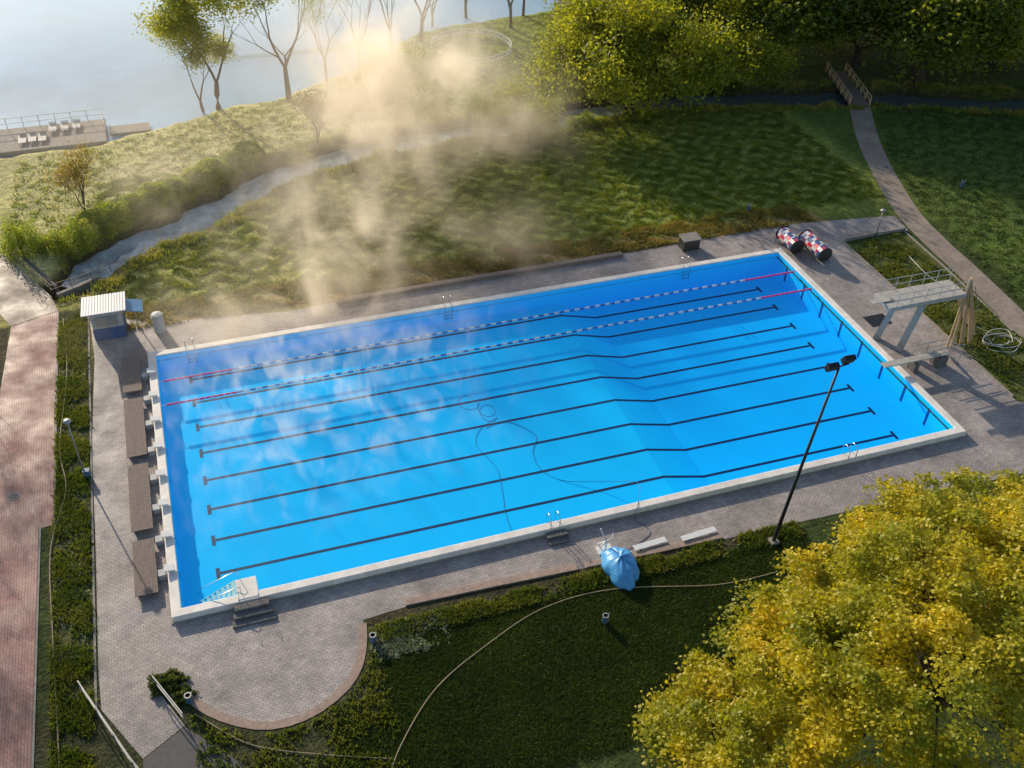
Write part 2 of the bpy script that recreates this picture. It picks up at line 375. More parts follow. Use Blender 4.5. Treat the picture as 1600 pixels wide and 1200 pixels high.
mb.obj('footing',[M['conc']],pool)
q=.012; bx0,bx1,by0,by1=x0+q,x1-q,y0+q,y1-q
def fz(x): return float(np.interp(x,[0,30.6,33.6,52],[-.9,-.92,-1.74,-1.80]))
mb=MB(); XB=[bx0,10,20,30.6,33.6,42,bx1]; FB=[(x,fz(x)) for x in XB]
vs=[]
for x,z in FB: vs+=[(x,by0,z),(x,by1,z),(x,by0,.38),(x,by1,.38)]
fs=[]
for i in range(len(FB)-1):
    a=4*i;b=a+4; fs+=[(a,b,b+1,a+1),(a+2,b+2,b,a),(a+1,b+1,b+3,a+3)]
n=4*(len(FB)-1); fs+=[(0,1,3,2),(n+1,n,n+2,n+3)]
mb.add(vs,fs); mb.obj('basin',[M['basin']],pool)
e=.005; mb=MB(); vs=[]; WL=.36
for x,z in FB:
    xx=min(max(x,bx0+e),bx1-e); vs+=[(xx,by0+e,z+.014),(xx,by1-e,z+.014),(xx,by0+e,WL),(xx,by1-e,WL)]
fs=[]
for i in range(len(FB)-1):
    a=4*i;b=a+4; fs+=[(a,a+1,b+1,b),(a+2,a,b,b+2),(a+1,a+3,b+3,b+1),(a+3,a+2,b+2,b+3)]
fs+=[(0,2,3,1),(n+1,n+3,n+2,n)]
mb.add(vs,fs); mb.obj('water',[M['poolwater']],pool)
LY=[(3.55+2.615*k,3.05+2.69*k) for k in range(8)]
def lane(a,b):
    mb=MB()
    def flat(xa,xb,ya,yb,ya2=None,yb2=None):
        ya2=ya if ya2 is None else ya2; yb2=yb if yb2 is None else yb2
        st=sorted(set([xa,xb]+[x for x in XB if xa<x<xb])); vs=[]
        for x in st:
            t=(x-xa)/(xb-xa); vs+=[(x,ya+(ya2-ya)*t,fz(x)+.006),(x,yb+(yb2-yb)*t,fz(x)+.006)]
        mb.add(vs,[(2*i,2*i+2,2*i+3,2*i+1) for i in range(len(st)-1)])
    w=.105
    flat(2.69,48.21,a-w,a+w,b-w,b+w)
    flat(2.47,2.69,a-.42,a+.42); flat(48.21,48.43,b-.42,b+.42)
    mb.obj('lane_marking',[M['line']],pool)
    for xw,yy in ((bx1-.003,b),(bx0+.003,a)):
        mb=MB(); zb=-1.45 if xw>5 else -.7; zt=.05; w=.12
        mb.add([(xw,yy-w,zb),(xw,yy+w,zb),(xw,yy+w,zt),(xw,yy-w,zt)],[(0,1,2,3)]); mb.obj('wall_bar',[M['wallbar']],pool)
for a,b in LY: lane(a,b)
mb=MB(); mb.box((4.05,.86,.20),(1.15,1.45,.56)); mb.obj('entry_platform',[M['rim']],pool,bevel=.03)
for k in range(7):
    mb=MB(); mb.box((3.33-.28*k,1.12,.24-.155*k),(.20,1.15,.04)); mb.obj('underwater_step',[M['teal']],pool)
for yy in (.60,1.72):
    mb=MB(); mb.beam((3.5,yy,.27),(1.4,yy,-.83),.05,.10); mb.obj('stair_stringer',[M['teal']],pool)
    mb=MB(); mb.tube([(3.7,yy,.45),(3.7,yy,.95),(3.5,yy,1.0),(1.7,yy,.30),(1.4,yy,-.1)],.020,6); mb.obj('stair_handrail',[M['steel']],pool,smooth=True)
stp=empty('concrete_steps',(4.1,-.6,0),'small dark grey concrete block steps against the pool rim','steps')
for k in range(3):
    mb=MB(); mb.box((4.15,-.09-.42*(2-k)-.21,.14*(k+1)/2),(2.3-.22*k,.415,.14*(k+1))); mb.obj('step',[M['darkconc']],stp,bevel=.015)
for xx in (3.55,4.6):
    mb=MB(); mb.tube([(xx,-.35,.42),(xx,-.35,1.0),(xx,.1,1.05),(xx,.1,.45)],.016,6); mb.obj('handrail',[M['steel']],stp,smooth=True)
sp=empty('concrete_steps',(21.8,-.5,0),'short dark block steps below pool ladder at rim','steps')
for (yy,h) in ((-.3,.3),(-.7,.15)):
    mb=MB(); mb.box((21.8,yy,h/2),(1.3,.39,h)); mb.obj('step',[M['darkconc']],sp,bevel=.015)

def ladder(loc,face):
    e_=empty('pool_ladder',(loc[0],loc[1],.45),'stainless steel pool ladder with curved handrails on the rim','pool ladder','pool ladders along the rim')
    for s in(-.28,.28):
        mb=MB(); pts=[(loc[0]+s,loc[1]-.35*face,.45),(loc[0]+s,loc[1]-.35*face,1.05),(loc[0]+s,loc[1]-.2*face,1.25),(loc[0]+s,loc[1]+.15*face,1.28),(loc[0]+s,loc[1]+.38*face,1.05),(loc[0]+s,loc[1]+.42*face,.3),(loc[0]+s,loc[1]+.42*face,-.6)]
        mb.tube(pts,.028,8); mb.obj('handrail',[M['steel']],e_,smooth=True)
    for z in(.15,-.15,-.45):
        mb=MB(); mb.box((loc[0],loc[1]+.42*face,z),(.52,.1,.03)); mb.obj('rung',[M['steel']],e_)
for x in (2.9,21.9,42): ladder((x,23.75),-1)
for x in (21.8,42.2): ladder((x,.35),1)

for k in range(8):
    yy=LY[k][0]-.15
    e_=empty('starting_block',(.2,yy,.45),'white starting block with sloping top on the pool rim','starting block','starting blocks at the pool end')
    mb=MB(); mb.box((.2,yy,.53),(.3,.34,.18)); mb.obj('pedestal',[M['rim']],e_,bevel=.02)
    mb=MB(); mb.box((.17,yy,.66),(.55,.52,.05),mat=Matrix.Rotation(.10,3,'Y')); mb.obj('platform',[M['white']],e_,bevel=.015)
    mb=MB(); mb.box((-.3,yy,.2),(.4,.5,.4)); mb.obj('step',[M['dullwhite']],e_,bevel=.02)

for yy in (20.6,18.0):
    mb=MB(); x=.9; i=0
    while x<50.3:
        mi=0 if (x<5.2 or x>45.8) else (1 if i%2 else 2)
        w=.42
        mb.tube([(x,yy,.37),(x+.03,yy,.37),(x+w-.05,yy,.37),(x+w-.02,yy,.37)],[.03,.075,.075,.03],8,mi); x+=w; i+=1
    mb.cyl((.5,yy,.38),(.95,yy,.37),.015,6,2); mb.cyl((50.3,yy,.37),(50.7,yy,.38),.015,6,2)
    top(mb.obj('lane_rope',[M['pinkrope'],M['blueplastic'],M['white']]),'floating lane rope with pink ends and blue white floats','lane rope','floating lane ropes')

def hose(name,pts,r,mat,label,cat,z=None):
    pts=smooth_line(pts,.4); mb=MB(); mb.tube([(p[0],p[1],p[2]) for p in pts],r,6)
    return top(mb.obj(name,[mat],smooth=True),label,cat)
HZ=-.89
loops=[(20.4+.6*math.cos(t)+.05*t,14.2+.6*math.sin(t)-.1*t,HZ) for t in np.linspace(0,5.5,9)]
loops+=[(21.6+.55*math.cos(t),13.2+.75*math.sin(t)-.08*t,HZ) for t in np.linspace(2,12,16)]
hose('pool_hose',loops+[(20.6,11,HZ),(19.9,9.6,HZ),(20.5,7.1,HZ),(20.2,5,HZ),(19.8,3.1,HZ),(19.7,1.7,HZ)],.013,M['hose'],'thin blue grey vacuum hose looping on the pool floor','hose')
hose('pool_hose',[(21,11,HZ),(22.6,11.2,HZ),(24,9.3,HZ),(23.3,8,HZ),(23.2,6.2,HZ),(24.2,4.8,HZ),(26.5,3.6,-.5),(28.1,2.2,.3),(27.6,.9,.40),(27.2,.2,.5),(26.9,-.2,.35),(26.8,-.5,.05),(27.3,-1.6,.04),(26.2,-2.2,.04),(25,-2.6,.04)],.016,M['hose'],'thin hose crossing the water and rim to the tarp','hose')

for (a,b) in ((20.1,24.0),(13.5,19.3),(7.0,12.7),(2.1,6.2)):
    e_=empty('wooden_bench',(-1.2,(a+b)/2,0),'wide low grey brown slatted bench behind the starting blocks','bench','wooden benches beside the starting blocks')
    mb=MB()
    for k in range(9): mb.box((-1.72+.137*k,(a+b)/2,.36),(.128,b-a,.04))
    mb.obj('seat',[M['wood']],e_)
    for yy in (a+.4,(a+b)/2,b-.4):
        mb=MB(); mb.box((-1.2,yy,.17),(1.0,.16,.335)); mb.obj('leg',[M['conc']],e_)

k=empty('kiosk',(-2.4,28.1,0),'small white and blue pool kiosk with corrugated roof','kiosk')
mb=MB(); mb.box((-2.4,28.1,1.15),(2.1,2.0,2.3)); mb.obj('wall',[M['dullwhite']],k,bevel=.02)
mb=MB()
for i in range(16):
    mb.box((-3.85+.19*i,28.05,2.47),(.14,2.9,.05),mat=Matrix.Rotation(-.10,3,'X'))
mb.box((-2.42,28.05,2.43),(3.0,2.86,.05),mat=Matrix.Rotation(-.10,3,'X')); mb.obj('roof',[M['roof']],k)
mb=MB(); mb.box((-2.4,27.06,.55),(2.16,.06,.95)); mb.obj('front_panel',[M['bluepaint']],k)
mb=MB(); mb.box((-1.32,28.1,.55),(.06,1.9,.95)); mb.obj('side_panel',[M['bluepaint']],k)
mb=MB(); mb.box((-2.4,27.05,1.62),(1.5,.05,.8)); mb.obj('shutter',[M['galv']],k)
spn=empty('solar_panel',(-.2,28.2,0),'tilted blue solar panel on a post beside the kiosk','solar panel')
mb=MB(); mb.box((-.6,28.2,1.9),(1.5,1.6,.05),mat=Matrix.Rotation(.25,3,'Y')); mb.obj('panel',[M['solar']],spn)
mb=MB(); mb.cyl((-.5,28.2,0),(-.5,28.2,1.87),.04,8); mb.obj('post',[M['galv']],spn)
tk=empty('water_tank',(1.0,27.2,0),'upright pale cylindrical tank on the paving','tank')
mb=MB(); mb.tube([(1,27.2,0),(1,27.2,1.35),(1,27.2,1.5),(1,27.2,1.55)],[.42,.42,.36,.1],20); mb.obj('drum',[M['dullwhite']],tk,smooth=False)
mb=MB(); mb.cyl((1,27.2,1.3),(1,27.2,1.36),.44,20); mb.obj('lid_ring',[M['galv']],tk)
bx=empty('equipment_box',(44,26.9,0),'dark wooden storage box with pale lid beside the pool','box')
mb=MB(); mb.box((44,26.9,.5),(1.5,1.0,1.0)); mb.obj('body',[M['darkgalv']],bx,bevel=.02)
mb=MB(); mb.box((44,26.88,1.06),(1.65,1.15,.08),mat=Matrix.Rotation(.06,3,'X')); mb.obj('lid',[M['conc']],bx,bevel=.01)

for (cx,cy,ln) in ((52.3,24.6,2.3),(53.9,23.2,3.0)):
    r=empty('rope_reel',(cx,cy,0),'large reel wound with red white and blue lane rope','rope reel','lane rope reels at the deep end')
    mb=MB(); nT=int(ln/.12)
    for i in range(nT):
        y_=cy-ln/2+.12*i
        for q_ in range(12):
            a0=2*math.pi*q_/12; a1=2*math.pi*(q_+.98)/12
            c0=[(cx+.6*math.cos(a),y_+dy,.75+.6*math.sin(a)) for a in(a0,a1) for dy in(0,.11)]
            c1=[(cx+.5*math.cos(a),y_+dy,.75+.5*math.sin(a)) for a in(a0,a1) for dy in(0,.11)]
            mb.add(c0+c1,[(0,1,3,2),(0,2,6,4),(1,5,7,3),(0,4,5,1),(2,3,7,6)],[0,2,1,0,2,1,1,2][(q_+i//3*3+(i//5))%8])
    mb.obj('wound_rope',[M['palered'],M['bluepaint'],M['white']],r)
    for s in(-1,1):
        mb=MB(); yy=cy+s*(ln/2+.05)
        mb.cyl((cx,yy,.75),(cx,yy+.03*s,.75),.66,20)
        mb.tube([(cx-.5,yy+.06*s,0),(cx,yy+.06*s,.8),(cx+.5,yy+.06*s,0)],.03,6); mb.obj('end_stand',[M['darkgalv']],r)
    mb=MB(); mb.cyl((cx,cy-ln/2-.1,.75),(cx,cy+ln/2+.1,.75),.05,8); mb.obj('axle',[M['galv']],r)

tw=empty('diving_tower',(53.5,10.5,0),'tall solid concrete diving platform on two angled columns with railings','diving tower')
PZ=4.15
mb=MB(); mb.box((54.0,10.5,PZ-.17),(6.6,2.0,.34)); mb.obj('platform',[M['paleconc']],tw,bevel=.03)
for (cx,cy) in ((51.9,11.2),(52.7,9.5)):
    mb=MB(); mb.tube([(cx,cy,0),(cx+.9,cy+(.1 if cy<10 else -.1),PZ-.33)],[.33,.27],4); mb.obj('column',[M['paleconc']],tw)
mb=MB(); mb.box((50.6,10.5,PZ+.05),(1.8,.5,.05)); mb.obj('springboard',[M['paleconc']],tw,bevel=.01)
for yy in (9.55,11.45):
    mb=MB()
    for z in (.5,1.05): mb.tube([(50.9,yy,PZ+z),(57.2,yy,PZ+z)],.026,6)
    for i in range(6): mb.cyl((51.2+1.2*i,yy,PZ),(51.2+1.2*i,yy,PZ+1.05),.026,6)
    mb.obj('railing',[M['dullwhite']],tw)
mb=MB()
for yy in (10.0,11.0): mb.beam((57.2,yy,PZ),(59.8,yy,0.1),.06,.16)
for i in range(13): mb.box((57.3+.2*i,10.5,PZ-.1-.315*i),(.2,1.04,.04))
for yy in (10.0,11.0): mb.tube([(57.2,yy,PZ),(57.2,yy,PZ+1.0),(59.8,yy,1.0),(59.8,yy,0)],.02,6)
mb.obj('stair',[M['pale_wood']],tw)
lp=MB()
for (fx,fy,tx,ty) in ((56.5,8.8,57.5,9.9),(56.8,8.7,57.55,9.9),(57.15,8.9,57.6,10.0),(57.6,8.7,57.65,10.0),(57.9,8.8,57.7,10.1),(58.3,8.6,57.7,10.0),(58.8,8.9,57.8,10.1),(59.4,9.3,57.85,10.2)):
    lp.tube([(fx,fy,0),(tx,ty,PZ+.9)],[.085,.07],6)
top(lp.obj('leaning_pole_bundle',[M['pale_wood']]),'bundle of pale wooden poles leaning on the diving tower','poles')
b1=empty('low_diving_board',(52.6,7.2,0),'low springboard on concrete stand with metal railing frame','diving board')
mb=MB(); mb.box((52.2,7.2,1.0),(5.6,.55,.09)); mb.obj('board',[M['paleconc']],b1,bevel=.01)
for c_,d_ in (((52.2,7.2,.48),(.4,.8,.95)),((54.4,7.2,.45),(.8,.9,.9))):
    mb=MB(); mb.box(c_,d_); mb.obj('stand',[M['darkconc']],b1,bevel=.02)
for yy in (6.75,7.65):
    mb=MB(); mb.tube([(52.2,yy,.95),(52.2,yy,1.85),(55.8,yy,1.85),(55.8,yy,0)],.03,6); mb.tube([(52.2,yy,1.4),(55.8,yy,1.4)],.025,6)
    for xx in (53.4,54.6): mb.cyl((xx,yy,.9),(xx,yy,1.85),.025,6)
    mb.obj('railing',[M['galv']],b1)
for i in range(3):
    mb=MB(); mb.box((55.2+.25*i,7.2,.7-.25*i),(.25,.84,.05)); mb.obj('tread',[M['galv']],b1)
mb=MB(); mb.box((53.4,13.2,.03),(1.8,1.3,.04)); top(mb.obj('rubber_mat',[M['dark']],bevel=.01),'dark square mat lying on paving beside the diving tower','mat')
pts=[(60.8+1.3*math.cos(t)*(1+.25*math.sin(2.3*t)),7.6+.9*math.sin(t)*(1+.2*math.sin(1.7*t))+.04*t,.06+.01*t) for t in np.linspace(0,24,70)]
hose('coiled_hose',pts,.025,M['hosewhite'],'loosely coiled white hoses lying on the rough grass','hose')
hose('coiled_hose',[(57.9,9.6,4.6),(58.6,9.4,3.0),(59.2,9.0,1.5),(60,8.4,.2),(61.4,7.4,.06),(62,8.8,.06),(60.4,9.4,.06)],.03,M['palehose'],'pale hose hanging down from the diving tower','hose')
hose('coiled_hose',[(61.5,20.5,.08),(61.2,17,.08),(61.9,14,.08),(61,12,.08),(60.2,10.5,.08),(61,9,.08)],.03,M['hosewhite'],'pale hose snaking across the rough grass patch','hose')

fl=empty('floodlight_mast',(33.9,-4.5,0),'tall thin leaning floodlight mast with two lamps beside lawn','floodlight')
mb=MB(); mb.tube([(33.9,-4.5,0),(34.35,-4.5,6.5),(34.85,-4.5,13)],[.12,.09,.06],8); mb.obj('pole',[M['darkgalv']],fl,smooth=True)
mb=MB(); mb.box((33.9,-4.5,.1),(.5,.5,.25)); mb.obj('base',[M['conc']],fl)
mb=MB(); mb.beam((34.4,-4.5,13),(35.5,-4.4,13.05),.06,.06); mb.obj('crossarm',[M['darkgalv']],fl)
for (cx,cz) in ((34.5,13.05),(35.4,13.35)):
    mb=MB(); mb.box((cx,-4.4,cz),(.62,.28,.5),mat=Matrix.Rotation(.5,3,'X')); mb.box((cx,-4.22,cz-.02),(.5,.1,.4),mat=Matrix.Rotation(.5,3,'X')); mb.obj('floodlight',[M['dark']],fl,bevel=.02)
def lamp(x,y,h,label):
    e_=empty('street_lamp',(x,y,0),label,'street lamp')
    mb=MB(); mb.tube([(x,y,0),(x,y,h*.6),(x,y,h)],[.06,.045,.035],8); mb.obj('pole',[M['galv']],e_,smooth=True)
    mb=MB(); mb.tube([(x,y,h-.05),(x,y,h+.02),(x,y,h+.14),(x,y,h+.18)],[.08,.24,.2,.04],14); mb.obj('lamp_shade',[M['galv']],e_,smooth=True)
lamp(-4.3,12.9,4.5,'slim grey park lamp in the planted strip'); lamp(60.7,24.05,2.5,'short slim path lamp beside paved corner')
mb=MB(); mb.box((-4.15,12.8,.3),(.35,.3,.6)); mb.box((-4.15,12.8,.62),(.4,.35,.05)); top(mb.obj('electric_box',[M['binblue']]),'small dark blue utility box near the lamp','utility box')

tp=empty('covered_pool_lift',(24.3,-3.4,0),'pool lift covered by bright blue wrinkled tarpaulin','pool lift')
mb=MB(); nn=48
prof=[(0.02,1.0),(.08,1.05),(.22,1.04),(.40,.98),(.56,.88),(.70,.74),(.82,.54),(.89,.30),(.92,.04)]
vs=[]
for z,r in prof:
    for q_ in range(nn):
        a=2*math.pi*q_/nn; rr=r*(1+.07*math.sin(3*a+1)+.05*math.sin(7*a-z*3)+.025*math.sin(14*a+z*5))
        vs.append((24.4+rr*.95*math.cos(a),-3.75+rr*1.4*math.sin(a)+.2*z,z*(1.05+.08*math.sin(2*a+.5)+.03*math.sin(9*a))))
fs=[(i*nn+q_,i*nn+(q_+1)%nn,(i+1)*nn+(q_+1)%nn,(i+1)*nn+q_) for i in range(len(prof)-1) for q_ in range(nn)]+[tuple(range((len(prof)-1)*nn,len(prof)*nn))]
mb.add(vs,fs); tpo=mb.obj('tarpaulin',[M['tarp']],tp,smooth=True)
mb=MB(); mb.tube([(24.1,-2.2,0),(24.1,-2.2,.9),(23.9,-1.7,1.5)],.05,8); mb.tube([(23.7,-2.3,.7),(24.1,-2.2,.85),(24.6,-2.0,.8),(24.7,-1.8,1.0)],.045,8)
mb.box((24.1,-2.1,.08),(.9,.6,.14)); mb.tube([(24.1,-2.2,.9),(23.7,-2.0,.6),(23.9,-1.8,.1)],.045,8); mb.obj('frame',[M['white']],tp,smooth=False)
for (cx,cy,ln,rt) in ((26.8,-2.55,2.1,.05),(29.9,-2.7,2.3,.06)):
    mb=MB(); mb.box((cx,cy,.17),(ln,.40,.05),rot=rt)
    for s in(-.7,.7): mb.box((cx+s,cy,.075),(.1,.34,.15),rot=rt)
    top(mb.obj('white_bench',[M['white']],bevel=.01),'low white plank bench on the edge of paving','bench','white plank benches by the lawn')
def bin_(x,y,label):
    e_=empty('litter_bin',(x,y,0),label,'bin')
    mb=MB(); mb.tube([(x,y,.12),(x,y,.65)],[.14,.17],16); mb.obj('drum',[M['binblue']],e_)
    mb=MB(); mb.tube([(x,y,.65),(x,y,.69),(x,y,.69),(x,y,.66)],[.185,.185,.12,.11],16); mb.obj('rim',[M['galv']],e_)
    mb=MB(); mb.cyl((x+.2,y,0),(x+.2,y,.85),.025,6); mb.obj('post',[M['galv']],e_)
bin_(9.9,-4.4,'blue litter bin on a post at the lawn corner'); bin_(.45,-5.2,'blue litter bin beside the bush and ramp')
bin_(22.1,-6.9,'blue and white litter bin standing on lawn'); bin_(52,31.0,'small bluish litter bin on the mown lawn'); bin_(74,29.5,'blue litter bin alone on the shaded lawn'); bin_(64.3,8.2,'blue litter bin beside the park path')
for x,y in ((-8.4,12.4),(69.4,35)):
    mb=MB(); mb.cyl((x,y,.0),(x,y,.03),.36,24); mb.cyl((x,y,.03),(x,y,.036),.27,24,1)
    top(mb.obj('manhole_cover',[M['conc'],M['darkconc']]),'round manhole cover set in the path paving','manhole cover','manhole covers in the paths')
hose('lawn_rope',[(8.6,-13,.07),(9.6,-11,.07),(12.2,-8.2,.07),(15.5,-6.4,.07),(19.3,-5.0,.07),(23.5,-4.95,.07),(29.2,-6.4,.07),(33,-6.6,.07)],.035,M['palehose'],'pale rope lying curved across the dark lawn','rope')
hose('lawn_rope',[(-5.7,30.5,.1),(-5.4,24,.14),(-5.8,16,.12),(-5.4,12,.14),(-6.2,7.3,.1),(-6.0,1,.1),(-5.6,-7,.1),(-5.5,-12,.1)],.035,M['palehose'],'pale rope running through the planted strip','rope')
hose('lawn_rope',[(.6,-5.9,.05),(3,-8.4,.07),(6,-9.9,.07),(9.3,-11.2,.07)],.03,M['palehose'],'pale rope along the foot of the terrace','rope')
def railing(name,pts,h,mat,label,sp=1.5,t=.05):
    mb=MB(); pts=[Vector(p) for p in pts]
    for a,b in zip(pts[:-1],pts[1:]):
        for z in(h,h*.5): mb.beam(a+Vector((0,0,z)),b+Vector((0,0,z)),t,t)
        n=max(1,int((b-a).length/sp))
        for i in range(n+1):
            p=a.lerp(b,i/n); mb.cyl(p,p+Vector((0,0,h+.02)),t*.6,6)
    return top(mb.obj(name,[mat]),label,'railing')
railing('metal_railing',[(-4.6,-2.9,0),(-2.3,-8.0,0),(-1,-10.5,0)],.9,M['galv'],'thin grey metal railing beside the paved ramp')
railing('metal_railing',[(-1.1,-3.7,0),(.15,-6.3,0)],.9,M['galv'],'short metal handrail between the ramp and bush')
railing('metal_railing',[(-6.6,34.3,0),(-3.6,35.4,0),(-2.2,36.4,0)],.8,M['rust'],'brown railing above the stream culvert beside kiosk',t=.04)
railing('metal_railing',[(-6.4,34.2,0),(-10,41,0)],.8,M['rust'],'brown metal railing along the sloping beige path',t=.04)
mb=MB(); curb(mb,[(-6.2,34.2),(-4.6,35.0),(-3.2,35.9)],.3,-1.2,.04)
top(mb.obj('retaining_wall',[M['conc']]),'concrete retaining wall at the mouth of the culvert','wall')
mb=MB(); curb(mb,[(-6.3,35.4),(-9.2,41.2)],.25,-1.2,.04)
top(mb.obj('retaining_wall',[M['darkconc']]),'dark concrete retaining wall beside the sloping path','wall')
br=empty('wooden_bridge',(76.6,52.4,0),'wooden footbridge with timber railings across the stream','bridge')
A=Vector((75.2,48.2,.1));B=Vector((78.0,57.2,.1)); d=(B-A).normalized(); nrm=Vector((-d.y,d.x,0))
mb=MB(); n_=46; ang=math.atan2(d.y,d.x)
for i in range(n_): mb.box(A.lerp(B,(i+.5)/n_)+Vector((0,0,.05)),(.19,2.2,.07),rot=ang)
mb.obj('deck',[M['wood']],br)
for s in(-1,1):
    mb=MB(); 
    for z in(.55,1.05): mb.beam(A+nrm*s*1.1+Vector((0,0,z)),B+nrm*s*1.1+Vector((0,0,z)),.09,.12)
    for i in range(7):
        p=A.lerp(B,i/6)+nrm*s*1.1; mb.box(p+Vector((0,0,.5)),(.12,.12,1.15),rot=ang)
        if i<6:
            q_=A.lerp(B,(i+1)/6)+nrm*s*1.1; mb.beam(p+Vector((0,0,.15)),q_+Vector((0,0,1.0)),.06,.06)
    mb.obj('railing',[M['pale_wood']],br)
jt=empty('lake_jetty',(-8,63.5,0),'grey concrete bathing jetty with railings on the lake','jetty')
mb=MB(); mb.box((-14,63.2,-.13),(24,5.0,.14)); mb.obj('deck',[M['conc']],jt,bevel=.03)
mb=MB(); mb.box((-14,60.5,-.2),(24,.4,.45)); mb.obj('wall',[M['conc']],jt)
mb=MB()
for z in(.4,.95): mb.beam((-26,65.6,z+.1),(-2.1,65.6,z+.1),.05,.05); mb.beam((-2.1,65.6,z+.1),(-2.1,62.5,z+.1),.05,.05)
for i in range(17): mb.cyl((-26+1.49*i,65.6,-.1),(-26+1.49*i,65.6,1.1),.035,6)
for yy in (64.2,62.5): mb.cyl((-2.1,yy,-.1),(-2.1,yy,1.1),.035,6)
mb.obj('railing',[M['dullwhite']],jt)
mb=MB(); mb.box((.2,63.1,-.22),(3.8,1.8,.12)); mb.obj('landing',[M['conc']],jt)
for i,(lx,ly,rz) in enumerate(((-9.6,62.4,0),(-8.7,62.5,.1),(-7.8,62.4,0),(-6.9,64.3,.05),(-5.8,64.3,.05),(-4.7,64.4,-.05))):
    e_=empty('sun_lounger',(lx,ly,-.06),'pale slatted sun lounger stored on the jetty','sun lounger','sun loungers on the jetty')
    mb=MB()
    for q_ in range(8): mb.box((lx-.3+.09*q_,ly,.24),(.07,1.9,.03),rot=0)
    mb.obj('seat',[M['dullwhite']],e_)
    for sx in(-.28,.28):
        for sy in(-.8,.8):
            mb=MB(); mb.box((lx+sx,ly+sy,.08),(.05,.05,.29)); mb.obj('leg',[M['dullwhite']],e_)
    mb=MB(); mb.box((lx,ly+.85,.38),(.66,.04,.4),mat=Matrix.Rotation(1.1,3,'X')); mb.obj('backrest',[M['dullwhite']],e_)
mb=MB(); R_=4.7
for k2 in range(40):
    a0=2*math.pi*k2/40; a1=2*math.pi*(k2+1)/40
    if 18<k2<22: continue
    for z in(.45,.9): mb.beam((39+R_*math.cos(a0),73.8+R_*math.sin(a0),z),(39+R_*math.cos(a1),73.8+R_*math.sin(a1),z),.08,.14)
    mb.box((39+R_*math.cos(a0),73.8+R_*math.sin(a0),.45),(.12,.12,.95),rot=a0)
top(mb.obj('round_fence',[M['white']]),'low white circular fence around lawn in the park','fence')

# ---------------------------------------------------------------- vegetation
def leaf_object(name,cent,size,mat,parent=None,up=.3,aspect=.6):
    n=len(cent); c=np.asarray(cent,np.float32)
    u=rng.normal(size=(n,3)); nrm=rng.normal(size=(n,3)); nrm[:,2]+=up*2
    nrm/=np.linalg.norm(nrm,axis=1,keepdims=True); u-= (u*nrm).sum(1,keepdims=True)*nrm; u/=np.linalg.norm(u,axis=1,keepdims=True)
    w=np.cross(nrm,u); s=(size*(.6+.8*rng.random((n,1))))
    v=np.stack([c-u*s*.5,c+w*s*aspect*.5+u*s*.08,c+u*s*.5,c-w*s*aspect*.5-u*s*.02],1).reshape(-1,3)
    me=bpy.data.meshes.new(name); me.vertices.add(4*n); me.vertices.foreach_set('co',v.astype(np.float32).ravel())
    me.loops.add(4*n); me.loops.foreach_set('vertex_index',np.arange(4*n,dtype=np.int32))
    me.polygons.add(n); me.polygons.foreach_set('loop_start',np.arange(0,4*n,4,dtype=np.int32)); me.polygons.foreach_set('loop_total',np.full(n,4,np.int32))
    me.materials.append(mat); me.update(calc_edges=True); me.validate()
    ob=bpy.data.objects.new(name,me); COL.objects.link(ob)
    if parent is not None: ob.parent=parent
    return ob
def branch_tree(h,spread,levels,nch,seed,trunk_r=.22,trunk_frac=.3,up=.35,keep=.62,droop=.05,jit=.13):
    r=random.Random(seed); mb=MB(); tips=[]
    def grow(p,d,ln,rad,lev):
        pts=[p];rr=[rad];q=Vector(p);dd=Vector(d)
        ns=3; j=jit*(.4 if lev==0 else 1)
        for i in range(ns):
            dd=(dd+Vector((r.gauss(0,j),r.gauss(0,j),r.gauss(0,j*.6)+(.05 if lev<2 else droop)))).normalized(); q=q+dd*ln/ns
            pts.append(q.copy()); rr.append(rad*(1-.35*(i+1)/ns))
        mb.tube(pts,rr,6 if lev<2 else (4 if lev<3 else 3),caps=False)
        if lev>=levels-2: tips.extend(pts[1:])
        if lev>=levels: return
        a0=r.random()*6.28
        nk=nch+(1 if r.random()<.4 else 0)
        for k in range(nk):
            t=pts[-1] if k<2 else pts[r.choice([1,2])]
            a=a0+2*math.pi*k/nk+r.gauss(0,.4); sp=spread*(.6+.7*r.random())
            nd=(dd+Vector((math.cos(a)*sp,math.sin(a)*sp,up*r.random()-.1))).normalized()
            grow(t,nd,ln*(keep-.06+.32*r.random()),rr[-1]*(.62+.15*r.random()),lev+1)
    grow(Vector((0,0,-.3)),Vector((0,0,1)),h*trunk_frac,trunk_r,0)
    return mb,np.array([tuple(t) for t in tips])
